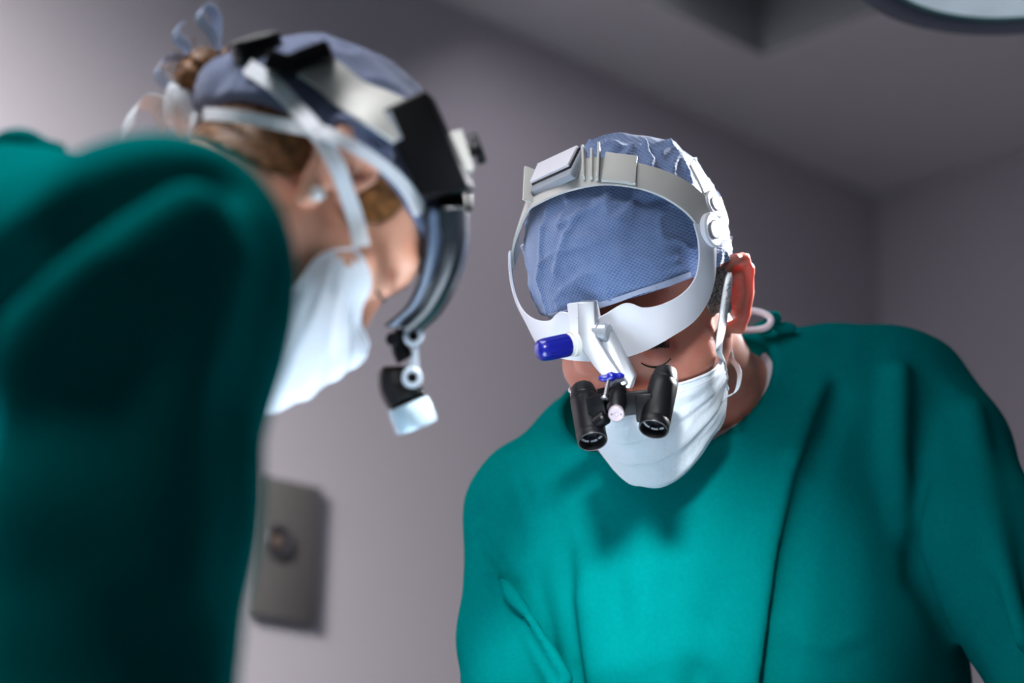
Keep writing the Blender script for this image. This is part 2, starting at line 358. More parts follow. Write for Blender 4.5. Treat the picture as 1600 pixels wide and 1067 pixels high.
# ------------------------------------------------------------------ heads
class Head:
    def __init__(s, px, py, d, yaw, pitch, roll, sc):
        y, p, r = R_(yaw), R_(pitch), R_(roll)
        F = np.array([math.sin(y)*math.cos(p), -math.sin(p), math.cos(y)*math.cos(p)]); L = np.array([math.cos(y), 0, -math.sin(y)]); U = np.cross(F, L)
        s.A = np.array([L*math.cos(r)+U*math.sin(r), F, U*math.cos(r)-L*math.sin(r)]); s.O = C(px, py, d); s.s = sc
    def h(s, p): return ((p-s.O)@s.A.T)/s.s          # camera -> head: x his left, y forward, z up
    def c(s, q): return np.asarray(q, float)*s.s@s.A+s.O
def ear(q):
    a = q.copy(); a[:, 0] = np.abs(a[:, 0])
    P = [(.073, .004, -.016), (.079, .003, -.002), (.085, -.006, .008), (.091, -.020, .010), (.096, -.032, .002), (.096, -.036, -.014), (.090, -.030, -.034), (.083, -.018, -.050), (.078, -.010, -.057), (.074, -.004, -.050)]
    d = chain(a, P, [.004, .0042, .0045, .0046, .0046, .0044, .0044, .0055, .0058, .004], .003)
    d = smin(d, ell(a, (.084, -.019, -.022), (.0035, .019, .031), rotz(R_(-62)+math.pi/2)), .005)
    d = smin(d, chain(a, [(.084, -.008, .0), (.091, -.024, -.008), (.087, -.022, -.028), (.080, -.010, -.040)], .0032), .004)
    d = smin(d, ell(a, (.076, .001, -.026), (.005, .005, .007)), .004)
    return d
def skull(q, fem):
    x = q.copy(); x[:, 0] = np.abs(x[:, 0])
    d = ell(q, (0, -.012, .022), (.077, .098, .088))
    d = smin(d, ell(q, (0, .026, -.052), (.060, .062, .068)), .03)
    d = smin(d, cap(x, (.050, -.004, -.066), (.012, .078, -.108), .017 if not fem else .014, .014), .022)
    d = smin(d, ell(q, (0, .080, -.110), (.020, .014, .013)), .015)
    d = smin(d, ell(q, (0, .072, .013), (.054, .019, .010 if fem else .012)), .016)
    d = smax(d, -ell(x, (.031, .100, -.011), (.020, .016, .011)), .014)
    d = smin(d, ell(x, (.032, .0735, -.012), (.0145, .0135, .0125)), .004)
    d = smin(d, ell(x, (.047, .050, -.036), (.024, .026, .022)), .02)
    d = smin(d, cap(q, (0, .089, -.008), (0, .101 if fem else .115, -.046), .0065, .0095 if fem else .0110), .012)
    d = smin(d, ell(x, (.012, .097 if fem else .103, -.050), (.009, .011, .009)), .008)
    d = smin(d, ell(q, (0, .094, -.074), (.024, .009, .006)), .006); d = smin(d, ell(q, (0, .092, -.085), (.021, .009, .007)), .005)
    return d
MH = Head(996, 460, 1.85, -18.6, 37.6, 8.5, 1.0)
WH = Head(496, 309, 1.46, 108, 58.5, -19.5, .95)

# ------------------------------------------------------------------ man: fields (camera axes, metres)
def m_torso(p):
    d = chain(p, [C(835, 800, 1.98), C(960, 742, 2.01), C(1120, 690, 2.05), C(1300, 645, 2.06), C(1390, 636, 2.05), C(1452, 700, 2.02)], [.066, .070, .08, .085, .080, .074], .03)
    b = ell(p, C(1150, 915, 2.02), (.205, .24, .125)); b = smin(b, ell(p, C(1165, 1170, 1.98), (.215, .30, .13)), .06)
    b = smin(b, ell(p, C(1000, 900, 1.97), (.10, .16, .09)), .06)
    d = smin(d, b, .06)
    return d
def m_arms(p, s=0.):
    a = chain(p, [C(835, 800, 1.98), C(805, 1000, 1.92), C(790, 1230, 1.82), C(880, 1420, 1.62)], [.066-s, .054-s, .055-s, .045-s], .02)
    b = chain(p, [C(1452, 700, 2.02), C(1520, 850, 1.93), C(1668, 1070, 1.84), C(1560, 1330, 1.62)], [.073-s, .067-s, .055-s, .045-s], .02)
    return np.minimum(a, b)
HOLE = (C(1050, 578, 1.93), (.1176, .0790, .135), rotz(R_(25)))
_gb = lambda p: smin(m_torso(p), m_arms(p), .022)
FOLDS = [([hit(_gb, x, y, o, d0=1.4) for x, y in L], r, k) for L, r, o, k in (([(862, 800), (872, 870), (886, 960), (908, 1075)], [.002, .006, .009, .010], .0005, .020), ([(752, 836), (800, 905), (862, 992)], [.002, .005, .005], .001, .012), ([(786, 728), (812, 780), (834, 838)], [.001, .004, .002], .0015, .012), ([(770, 905), (815, 975), (862, 1060)], [.001, .004, .005], .001, .012))]
RISES = [([hit(_gb, x, y, o, d0=1.4) for x, y in L], r, k) for L, r, o, k in (([(1060, 905), (1105, 868), (1150, 880)], .003, -.001, .010), ([(1262, 1004), (1300, 1010), (1350, 985)], [.0005, .0025, .0005], -.001, .016), ([(1000, 1010), (1070, 985), (1130, 1000)], .003, -.001, .012), ([(940, 850), (925, 940), (940, 1075)], [.004, .009, .010], -.002, .026), ([(1000, 860), (1010, 960), (990, 1075)], [.003, .006, .008], -.002, .03))]
def m_gown(p):
    d = _gb(p)
    px = 800+p[:, 0]/-p[:, 2]*FPX; py = 533.5-p[:, 1]/-p[:, 2]*FPX
    n = vnoise(p*np.array([15, 5.5, 9.])+3)*.009+vnoise(p*np.array([34, 15, 20.])+8)*.0022
    d = d-n
    # pleats: ridges and valleys the cloth falls in, each a line from shoulder to hem
    rid = chain(p, [C(1283, 610, 1.955), C(1240, 720, 1.905), C(1205, 860, 1.885), C(1165, 1080, 1.855), C(1150, 1250, 1.84)], [.006, .018, .026, .030, .032])
    d = smin(d, rid, .018)
    val = chain(p, [C(1305, 620, 1.95), C(1262, 740, 1.895), C(1234, 870, 1.875), C(1200, 1080, 1.85)], [.001, .007, .011, .013])
    d = smax(d, -val, .025)
    for pts, r in (([C(745, 810, 1.93), C(790, 880, 1.86), C(860, 985, 1.86)], [.003, .006, .007]), ([C(800, 730, 1.935), C(825, 800, 1.905), C(832, 850, 1.90)], [.001, .005, .001]), 
                   ([C(1468, 600, 1.955), C(1430, 700, 1.925), C(1424, 800, 1.91), C(1440, 900, 1.90), C(1500, 985, 1.90)], .011)):
        d = smax(d, -chain(p, pts, r), .022)
    for pts, r in (([C(1405, 580, 1.965), C(1402, 700, 1.93), C(1410, 820, 1.92)], .008), ([C(960, 770, 1.93), C(930, 860, 1.90), C(950, 1040, 1.88)], [.006, .012, .014]), ([C(760, 830, 1.93), C(800, 930, 1.87), C(880, 1060, 1.85)], [.003, .007, .008]), ([C(1080, 830, 1.885), C(1070, 930, 1.872), C(1040, 1080, 1.86)], [.003, .008, .010]), ([C(1520, 640, 1.955), C(1545, 800, 1.87), C(1600, 1000, 1.79)], .008),
                   ([C(1000, 905, 1.878), C(1080, 880, 1.872), C(1140, 900, 1.875)], .004), ([C(980, 1040, 1.865), C(1080, 1010, 1.862), C(1140, 1030, 1.862)], .005), ([C(1230, 985, 1.88), C(1280, 1010, 1.878), C(1330, 990, 1.885)], .004)):
        d = smin(d, chain(p, pts, r), .022)
    for L, r, k in FOLDS: d = smax(d, -chain(p, L, r), k)
    for L, r, k in RISES: d = smin(d, chain(p, L, r), k)
    # neckline: opening, with a slightly thickened edge
    h = ell(p, *HOLE)
    e = np.sqrt(h*h+np.minimum(0, d+.004)**2*0+(d+.003)**2)-.0045
    d = smax(d, -h, .004); d = smin(d, e, .004)
    return d
def m_under(p): return m_torso(p)+.028
def m_shirt(p):
    d = m_torso(p)+.010; h = ell(p, C(1075, 560, 1.94), (.092, .074, .13), rotz(R_(25)))
    return np.maximum(smax(d, -h, .006), ell(p, C(1120, 575, 2.0), (.115, .095, .14), rotz(R_(25))))
def m_neck(p): return cap(p, MH.c((0, -.030, -.055)), C(1128, 690, 2.05), .058, .070)
def m_head(p):
    q = MH.h(p); return smin(skull(q, False), ear(q), .006)
def m_body(p):
    d = smin(m_head(p), m_neck(p), .025); d = smin(d, m_under(p), .03)
    return np.minimum(d, m_arms(p, .026))
def m_capbase(p):
    q = MH.h(p)
    d = smin(skull(q, False)-.007, ell(q, (0, -.018, .050), (.085, .106, .090)), .03)
    return d, q
_cb = lambda p: m_capbase(p)[0]
CREASE = [([hit(_cb, x, y, -.0003) for x, y in L], r) for L, r in (([(905, 330), (880, 372), (866, 425)], .0016), ([(868, 350), (900, 338), (940, 318)], .0014), ([(930, 312), (985, 322), (1042, 306)], .0014), ([(842, 445), (940, 430), (1062, 398)], .0013), ([(848, 468), (950, 450), (1064, 415)], .0013),
   ([(1008, 220), (1014, 245), (1012, 285)], .0026), ([(962, 222), (948, 248), (936, 264)], .0026), ([(988, 224), (978, 250), (972, 268)], .0018), ([(1060, 240), (1052, 262), (1050, 285)], .0022), ([(900, 242), (915, 262), (920, 280)], .002), ([(1108, 385), (1125, 378), (1138, 372)], .0016))]
DENT = [([hit(_cb, x, y, .0005) for x, y in L], r) for L, r in (([(1024, 232), (1034, 258), (1030, 285)], .0038), ([(996, 312), (1012, 316), (1030, 309)], .0034), ([(972, 232), (960, 254)], .0022), ([(850, 340), (862, 332), (880, 322)], .003))]
def m_cap(p):
    d, q = m_capbase(p)
    top = np.clip((q[:, 2]-.05)/.07, 0, 1)
    d = d-vnoise(q*np.array([24, 20, 16.])+5)*.0022*(.5+top)-(1-np.abs(vnoise(q*np.array([34, 16, 20.])+2)))**8*.0045*(.25+.9*top)-(1-np.abs(vnoise(q*np.array([26, 40, 44.])+31)))**10*.0030+.002
    edge = q[:, 2]-(.010+.48*q[:, 1]+.11*q[:, 0])
    hem = np.exp(-((edge-.004)/.005)**2)*.0012
    for L, r in CREASE: d = smin(d, chain(p, L, r), .005)
    for L, r in DENT: d = smax(d, -chain(p, L, r), .005)
    return smax(d-hem, -edge, .003)
def m_capl(p): return np.minimum(m_cap(p), m_head(p))

MAN = thing('person', 'man in blue cap and teal gown bending down to look through black loupes', 'person', tuple(toW(C(1150, 1000, 2.0))*[1, 1, 0]))
v, f = surf(m_body, C(620, 1500, 1.95)+[0, 0, 0.0], C(1800, 180, 2.0)*[1, 1, 0]+[0, 0, -1.5], .006) if False else (None, None)
lo = np.array([-.16, -.62, -2.26]); hi = np.array([.62, .26, -1.50])
v, f = surf(m_body, (-.14, -.60, -2.24), (.60, .26, -1.52), .0042); BODY = put('body', v, f, M['skin'], MAN)
v, f = surf(m_gown, (-.15, -.66, -2.26), (.62, .06, -1.50), .0055); GOWN = put('gown', v, f, M['gown'], MAN)
v, f = surf(m_shirt, (.0, -.2, -2.2), (.34, .1, -1.78), .004); put('undershirt', v, f, M['shirt'], MAN)
def capuv(H, v):
    q = H.h(v); w_ = (q[:, 2]-q[:, 1]*.75)/1.25
    return np.stack([q[:, 0], w_*1.15], 1)*H.s
v, f = surf(m_cap, MH.O-.17, MH.O+.17, .0028); CAPO = put('cap', v, f, M['cap'], MAN, uv=capuv(MH, v))


def m_base(p): return np.minimum(m_capbase(p)[0], m_head(p))
def hits(f, pts, off=.0, **k): return [hit(f, x, y, off, **k) for x, y in pts]
def strands(mb, f, spots, length, r, n, curl, rad=.002, seed=1, lift=.0005, d0=1., dirn=(0, -1, 0)):
    """short hairs rooted at random places between the given pixels' surface points"""
    g = np.random.default_rng(seed); P = np.array(spots)
    for _ in range(n):
        wts = g.dirichlet(np.ones(len(P))*.8); root = P[:0].sum(0) if False else wts@P
        g3 = grad(f, root[None])[0]; root = root-g3*float(f(root[None])[0])+g3*lift
        t = np.cross(g3, g.normal(size=3)*curl+np.array([.6, .2, 0])); t /= np.linalg.norm(t); b2 = np.cross(g3, t)
        L = length*(.6+.8*g.random()); k = np.linspace(0, 1, 7)[:, None]; ph = g.random()*6
        pts = root+t*L*k+g3*(rad*np.sin(k*3.1)*(.5+g.random()))+b2*rad*np.sin(k*5*curl+ph)
        mb.tube(pts, np.linspace(r, r*.5, 7), 4)
# ---------------------------------------------------------------- face masks
def make_mask(H, top, bot, parent, mtl, off, hull, fem=False):
    """pleated mask: outline curves (head coordinates, middle to his left), cast onto the padded face"""
    nu, nv = 61, 40; us = np.linspace(-1, 1, nu)
    tc, bc = spline(top, 101), spline(bot, 101)
    def cv(c, u): q = c[np.clip((abs(u)*100).round().astype(int), 0, 100)].copy(); q[:, 0] *= np.sign(u)+(u == 0); return q
    a, b = cv(tc, us), cv(bc, us); vs = np.linspace(0, 1, nv)
    G = a[:, None]*(1-vs)[None, :, None]+b[:, None]*vs[None, :, None]; M0 = np.array([0, .0, -.072])
    D = G-M0; D /= np.linalg.norm(D, axis=2, keepdims=True); D = D.reshape(-1, 3)
    t = np.full(len(D), .16)
    for _ in range(60): t -= np.clip(hull(M0+D*t[:, None]), -.01, .02)*.8
    U, V = np.repeat(us, nv), np.tile(vs, nu)
    saw = np.zeros(len(U))
    for k in (.30, .52, .74):
        x = (V-k)/.09; saw += np.where((x > -1) & (x < 0), (x+1), np.where((x >= 0) & (x < .35), 1-x/.35, 0))*.0030
    mid = 1-U**2
    wr = (.35 if fem else 1)*vnoise(np.stack([U*5, V*7, U*0+3], 1))*.0018+vnoise(np.stack([U*11, V*13, U*0+9], 1))*(.0003 if fem else .0008)
    rr = t+off*(np.clip(mid*2, 0, 1)*.8+.35)*np.clip(.55+np.minimum(V, 1-V)*4, 0, 1)+saw*(.35+.65*mid)+wr
    rr = np.maximum(rr, t+.0026)
    P0 = M0+D*rr[:, None]; P1 = M0+D*(rr-.0012)[:, None]
    mb = MB(); f = []; K = nu*nv
    for i in range(nu-1):
        for j in range(nv-1):
            q = (i*nv+j, (i+1)*nv+j, (i+1)*nv+j+1, i*nv+j+1); f.append(q); f.append(tuple(k+K for k in q[::-1]))
    rim = [i*nv for i in range(nu)]+[(nu-1)*nv+j for j in range(1, nv)]+[i*nv+nv-1 for i in range(nu-2, -1, -1)]+[j for j in range(nv-2, 0, -1)]
    for i in range(len(rim)): a_, b_ = rim[i], rim[(i+1) % len(rim)]; f.append((b_, a_, a_+K, b_+K))
    mb.add(H.c(np.concatenate([P0, P1])), f); o = putm('face_mask', mb, mtl, parent, sharp=60)
    Gp = P0.reshape(nu, nv, 3)
    e = MB()                                             # folded edges: top, bottom and the two sides
    for line in (Gp[:, 0], Gp[:, -1], Gp[0], Gp[-1]):
        e.tube(H.c(line), .0013, 8)
    for j in (3,): e.tube(H.c(Gp[:, j]+D.reshape(nu, nv, 3)[:, j]*.0002), .0005, 6)
    putm('edge_binding', e, M['maskw'], o, sharp=60)
    return o, Gp
def m_hull(q):
    d = skull(q, False); d = smin(d, cap(q, (0, .106, -.045), (0, .088, -.112), .014, .020), .03); return smin(d, ell(q, (0, .045, -.085), (.058, .058, .050)), .02)
MT = [(0, .118, -.030), (.016, .104, -.036), (.036, .082, -.044), (.055, .055, -.052), (.064, .022, -.066)]
MBt = [(0, .086, -.140), (.022, .078, -.134), (.045, .055, -.114), (.053, .030, -.100)]
MASK, MG = make_mask(MH, MT, MBt, MAN, M['mask'], .0085, m_hull)
jt, jb = MH.c(MG[-1, 0]), MH.c(MG[-1, -1])
b = MB(); A_ = hits(m_base, [(1132, 425), (1127, 440), (1118, 500), (1114, 545)], .003)+[jt+[-.003, 0, .002]]; B_ = hits(m_base, [(1139, 425), (1138, 440), (1130, 500), (1124, 545)], .003)+[jt+[.002, -.002, .002]]
b.ribbon(A_, B_, .0010, centre=MH.O); putm('ear_strap', b, M['tie'], MASK)
b = MB(); pts = spline([jb, C(1149, 612, 1.845), C(1155, 588, 1.85), C(1151, 572, 1.865), C(1142, 560, 1.88), C(1140, 540, 1.885)], 40)
b.ribbon(pts[::3]+[-.0018, -.0012, 0], pts[::3]+[.0018, .0012, .002], .001, 40, 3); putm('ear_strap', b, M['tie'], MASK)

# ---------------------------------------------------------------- man: hair, brows, lashes, ties
b = MB(); sp = hits(m_head, [(1108, 428), (1136, 414), (1138, 440), (1124, 478), (1106, 470), (1098, 458), (1118, 445)], .0)
strands(b, m_head, sp, .011, .0005, 420, .9, .0028, 3, .0015)
b2 = MB(); sp = hits(m_head, [(842, 492), (850, 515), (860, 512), (848, 500)], .0); strands(b2, m_head, sp, .010, .0005, 90, .6, .002, 5, .001); putm('hair', b2, M['hair'], MAN, sharp=60)
hv, hf = surf(lambda p: np.maximum(m_head(p)-.0012, -np.minimum(0, 0)+ell(MH.h(p)*[1, 1, 1], (.074, .006, -.004), (.02, .017, .026))), MH.c((.074, 0, 0))-.05, MH.c((.074, 0, 0))+.05, .002)
b.add(hv, hf); putm('hair', b, M['hair'], MAN, sharp=60)
b = MB()
for y0, n in ((0, 60),):
    sp = hits(m_head, [(998, 548), (1015, 541), (1035, 540), (1052, 545), (1030, 546)], 0); strands(b, m_head, sp, .007, .0003, 110, .15, .0006, 8)
putm('eyebrow', b, M['lash'], MAN, sharp=60)
b = MB(); b.tube(spline(hits(m_head, [(1002, 567), (1012, 572), (1026, 573), (1040, 567), (1048, 560)], .0006), 20), np.interp(np.linspace(0, 1, 20), [0, .5, 1], [.0005, .0011, .0005]), 6)
putm('eyelashes', b, M['lash'], MAN, sharp=60)
b = MB(); b.tube(spline([C(1146, 496, 1.99), C(1172, 486, 1.99), C(1194, 490, 1.985), C(1205, 500, 1.98), C(1196, 512, 1.98), C(1170, 516, 1.985), C(1144, 514, 1.99)], 40), .0032, 8); putm('neck_tie', b, M['tie'], GOWN)
b = MB(); v, f = surf(lambda p: smin(smin(ell(p, C(1208, 497, 1.99), (.008, .007, .008)), ell(p, C(1226, 512, 2.0), (.012, .006, .008)), .004), ell(p, C(1192, 512, 1.99), (.010, .006, .006)), .004)-vnoise(p*180)*.0012, C(1208, 500, 1.99)-.035, C(1208, 500, 1.99)+.035, .002); b.add(v, f); putm('tie_knot', b, M['gown'], GOWN)
b = MB(); b.prism([C(1128, 366, 1.86), C(1145, 370, 1.87), C(1140, 386, 1.87), C(1126, 382, 1.86)], (0, 0, -.002), .0005); putm('cap_tie', b, M['tie'], CAPO)

b = MB(); hp = [(858, 489), (880, 484), (920, 475), (960, 464), (1000, 451), (1040, 438), (1078, 423)]
b.ribbon([hit(m_cap, x, y+1, .0008) for x, y in hp], [hit(m_cap, x, y+9, .0008) for x, y in hp], .0009, 60, 3, 0, MH.O); putm('cap_hem', b, M['hem'], CAPO, sharp=60)
# ---------------------------------------------------------------- man: loupe headset
LP = thing('head_loupes', 'white headband with two black magnifying barrels and blue lever worn by the man', 'loupes', tuple(toW(MH.O)))
hb = lambda pts, off=.006: [MH.h(hit(m_base, x, y, off)[None])[0] for x, y in pts]
IN = hb([(1076, 352), (1082, 378), (1083, 408), (1076, 436), (1058, 458), (1030, 473), (1003, 477), (975, 470), (950, 466)])
OUT = hb([(1106, 362), (1108, 385), (1108, 410), (1106, 436), (1096, 468), (1073, 498), (1040, 524), (1006, 541), (972, 553)])
ci, co_ = np.array([0, .104, .052]), np.array([0, .1015, .004])
mir = lambda L: [q*np.array([-1, 1, 1])*np.array([1.05+.05*(1-abs(k-3)/6.), 1, 1]) for k, q in enumerate(L)][::-1]
A_ = [MH.c(q) for q in IN[:-1]+[ci]+mir(IN[:-1])]; B_ = [MH.c(q) for q in OUT[:-1]+[(OUT[-1]+co_)/2, co_, (OUT[-1]+co_)/2*[-1, 1, 1]]+mir(OUT[:-1])]
b = MB(); b.ribbon(A_, B_, .0016, 160, 10, .0015, MH.O); putm('headband', b, M['white'], LP, sharp=50)
mbase = lambda p: m_capbase(p)[0]
A_ = hits(mbase, [(1114, 352), (1100, 322), (1076, 298), (1046, 280), (1000, 265), (945, 256), (900, 260), (855, 274), (832, 290)], .0055)+[MH.c((-.085, .0, .085)), MH.c((-.094, .0, .062))]
B_ = hits(mbase, [(1090, 374), (1074, 346), (1050, 325), (1020, 309), (985, 299), (940, 296), (890, 306), (850, 323), (832, 338)], .0055)+[MH.c((-.088, .018, .080)), MH.c((-.094, .022, .060))]
b = MB(); b.ribbon(A_, B_, .0022, 120, 8, .0008, MH.O); TS = putm('top_strap', b, M['cream'], LP, sharp=50)
# rear strap and back of the band
b = MB(); b.ribbon(hits(mbase, [(1076, 258), (1092, 284), (1106, 316), (1116, 345)], .005), hits(mbase, [(1070, 266), (1086, 298), (1098, 330), (1106, 352)], .006), .0022, 40, 5, 0, MH.O); putm('rear_strap', b, M['cream'], LP, sharp=50)
ring = [(.090, -.005, .055), (.086, -.045, .045), (.066, -.092, .030), (.03, -.122, .022), (0, -.130, .020), (-.03, -.122, .022), (-.066, -.092, .030), (-.086, -.045, .045), (-.092, -.005, .055)]
b = MB(); b.ribbon([MH.c(np.array(q)+[0, 0, .011]) for q in ring], [MH.c(np.array(q)-[0, 0, .011]) for q in ring], .002, 80, 6, 0, MH.O); putm('rear_band', b, M['white'], LP, sharp=50)
def knob(c, nrm, r, th, m1, name='pivot_knob', parent=None, ringr=.5):
    b = MB(); b.lathe(c-nrm*.004, c+nrm, [(0, r*.98), (th*.7+.004, r), (th+.004, r*.9), (th+.004, r*ringr*1.08), (th+.0034, r*ringr*1.04), (th+.0034, r*ringr), (th+.0046, r*ringr*.95), (th+.0046, 0)], 40)
    return putm(name, b, m1, parent)
k0 = hit(mbase, 1101, 362, .006); nk = grad(mbase, k0[None])[0]; nk = nk*.75+MH.A[0]*.5; nk /= np.linalg.norm(nk)
knob(k0, nk, .0155, .005, M['white'], parent=LP)
kq = MH.h(k0[None])[0]; kn2 = MH.c(kq*[-.98, 1, 1])
k1 = hit(mbase, 1106, 324, .005); n1 = grad(mbase, k1[None])[0]
knob(k1, n1, .0130, .004, M['white'], parent=LP)
# buckle box, tabs and slide on the top strap
def oncap(x, y, off): return hit(mbase, x, y, off)
def slide(quad, off, th, mt, name, par, bev=.0008):
    b = MB(); q = [oncap(x, y, off) for x, y in quad]; c = sum(q)/len(q); n = np.cross(q[1]-q[0], q[-1]-q[0]); n /= np.linalg.norm(n); n *= np.sign(n@(c-MH.O))
    q = [p-n*((p-c)@n) for p in q]; b.prism([p for p in q], -n*th, bev); putm(name, b, mt, par); return c, n, q
c_, n_, q_ = slide([(850, 262), (911, 246), (906, 283), (848, 295)], .016, .003, M['white'], 'buckle_cover', TS, .001)
b = MB(); qq = [p+(p-c_)*.02-n_*.0032 for p in q_]; b.prism(qq, -n_*.004, .0006); putm('buckle_seam', b, M['dark'], TS)
b = MB(); q0 = [oncap(x, y, .0085) for x, y in ((845, 264), (914, 247), (911, 288), (846, 316))]; q0 = [q_[0]+(q_[0]-c_)*.08-n_*.0045, q_[1]+(q_[1]-c_)*.08-n_*.0045, q_[2]+(q_[2]-c_)*.08-n_*.0045, q_[3]+(q_[3]-c_)*.08-n_*.0045]
dv_ = (q_[3]-q_[0]); dv_ /= np.linalg.norm(dv_); q0[2] = q0[2]+dv_*.009; q0[3] = q0[3]+dv_*.009
b.prism(q0, -n_*.008, .0022, 3); putm('buckle_body', b, M['grey'], TS)
slide([(949, 252), (993, 258), (990, 298), (943, 292)], .0115, .004, M['cream'], 'strap_slide', TS)
def tab(x0, y0, x1, y1, dz, wdt):
    a, c2 = oncap(x0, y0, .006), oncap(x1, y1, .006); n = grad(mbase, ((a+c2)/2)[None])[0]; s_ = np.cross(n, c2-a); s_ /= np.linalg.norm(s_)
    b = MB(); b.prism([a, c2, c2+n*dz*.6+s_*wdt, a+n*dz+s_*wdt], s_*.0022, .0005); putm('strap_tab', b, M['cream'], TS)
tab(938, 248, 934, 292, .014, .002); tab(928, 252, 926, 290, .010, .001); tab(846, 272, 842, 322, .016, -.003); tab(918, 250, 916, 290, .012, .001)
# bracket arms
def P3(pts): return [C(x, y, d) for x, y, d in pts]
BR = MB(); BR.prism(P3([(902, 472, 1.738), (929, 471, 1.738), (931, 526, 1.726), (952, 560, 1.714), (980, 600, 1.704), (958, 609, 1.704), (928, 573, 1.714), (903, 540, 1.726)]), (.004, .002, -.013), .0012, 3)
BRK = putm('bracket_arm', BR, M['silver'], LP)
b = MB(); b.prism(P3([(938, 512, 1.733), (950, 510, 1.733), (958, 522, 1.731), (992, 588, 1.711), (985, 609, 1.707), (972, 604, 1.707), (940, 540, 1.729)]), (.003, .001, -.012), .0016, 3); putm('bracket_plate', b, M['silver'], LP)
hx = np.array([.86, -.05, .50]); hx /= np.linalg.norm(hx)
b = MB(); h0 = C(938, 519, 1.733); b.lathe(h0-hx*.010, h0+hx, [(0, .0074), (.0085, .0076), (.0095, .0068), (.010, .0068), (.0105, .0080), (.017, .0080), (.0185, .0068), (.0185, 0)], 36); putm('hinge', b, M['silver'], LP)
b = MB(); b.prism(P3([(886, 474, 1.752), (934, 468, 1.745), (940, 500, 1.742), (938, 545, 1.746), (915, 545, 1.748), (892, 520, 1.754)]), (0, 0, -.008), .0015); putm('bracket_base', b, M['white'], LP)
# blue lever
a0, a1 = C(838, 549, 1.700), C(906, 535, 1.722); ax = (a1-a0)/np.linalg.norm(a1-a0); Lh = np.linalg.norm(a1-a0)
b = MB(); n = 96; th = np.arange(n)/n*2*math.pi; N1 = np.cross(ax, [0, 0, 1.]); N1 /= np.linalg.norm(N1); N2 = np.cross(ax, N1); V = []; prof = [(0, .001), (.0006, .0045), (.002, .0072), (.0045, .0090), (.008, .0097), (.012, .0099), (.028, .0101), (.0305, .0098), (.0312, .009)]
for t_, r_ in prof:
    fl = 1-.055*np.clip((t_-.004)/.006, 0, 1)*(np.maximum(0, np.cos(th*12))**3)
    V.append(a0+ax*t_+(r_*fl)[:, None]*(np.cos(th)[:, None]*N1+np.sin(th)[:, None]*N2))
f = [(i*n+j, i*n+(j+1) % n, (i+1)*n+(j+1) % n, (i+1)*n+j) for i in range(len(prof)-1) for j in range(n)]+[tuple(range(n))[::-1], tuple((len(prof)-1)*n+j for j in range(n))]
b.add(np.concatenate(V), f); LV = putm('lever', b, M['blue'], LP, label='dark blue ribbed lever')
b = MB(); b.lathe(a0+ax*.0312, a1, [(0, .0088), (.0, .0096), (.002, .0098), (.0028, .0092), (.0030, .0108), (.0075, .0110), (.0082, .0102), (.0082, 0)], 40); putm('lever_collar', b, M['cream'], LV)
# blue wing nut and pin
v, f = surf(lambda p: smin(smin(ell(p, C(955, 588, 1.700), (.0045, .0042, .005)), ell(p, C(944, 591, 1.699), (.0050, .0030, .003)), .002), ell(p, C(967, 587, 1.701), (.0048, .0028, .003)), .002), C(955, 588, 1.70)-.016, C(955, 588, 1.70)+.016, .0009)
b = MB(); b.add(v, f); putm('wing_nut', b, M['blue'], LP)
b = MB(); b.lathe(C(951, 594, 1.698), C(945, 624, 1.690), [(0, .0018), (.016, .0018), (.0162, .0034), (.0175, .0036), (.0185, .002), (.0185, 0)], 20); putm('pin', b, M['chrome'], LP)
# black bridge between the barrels
b = MB(); b.lathe(C(966, 603, 1.712), C(961, 650, 1.690), [(0, .004), (.002, .0072), (.007, .0076), (.0078, .0066), (.0095, .0066), (.0105, .0078), (.026, .0078), (.028, .0066), (.028, 0)], 36)
b.box(C(992, 629, 1.712), ((.97, .10, .15), (-.1, .97, .1), (0, 0, 1)), (.012, .0098, .006), .0012); b.box(C(1006, 637, 1.712), ((.97, .10, .15), (-.1, .97, .1), (0, 0, 1)), (.007, .0118, .0075), .0012)
b.box(C(936, 636, 1.706), ((.8, .25, .5), (-.2, .97, .1), (-.5, 0, .85)), (.0085, .0098, .0065), .0014); b.box(C(948, 612, 1.715), ((.9, .2, .2), (-.2, .97, .1), (-.2, 0, .95)), (.007, .004, .006), .001)
b.lathe(C(928, 664, 1.706), C(954, 646, 1.694), [(0, .0062), (.014, .0062), (.0155, .005), (.0155, 0)], 24); BRG = putm('bridge', b, M['black'], LP)
sd = np.array([-.05, -.28, .95]); sd /= np.linalg.norm(sd); s0 = C(963, 647, 1.681)
b = MB(); b.lathe(s0-sd*.005, s0+sd, [(0, .0064), (.0052, .0066), (.0058, .0060), (.0056, .0020), (.0048, .0016), (.0048, 0)], 32); SCW = putm('screw_disc', b, M['screw'], LP)
b = MB()
for k in (-1, 1): b.lathe(s0+sd*.0005+np.array([k*.0038, 0, 0]), s0+sd*.004+np.array([k*.0038, 0, 0]), [(0, .0007), (.0005, .0007), (.0005, 0)], 10)
putm('screw_holes', b, M['dark'], SCW)
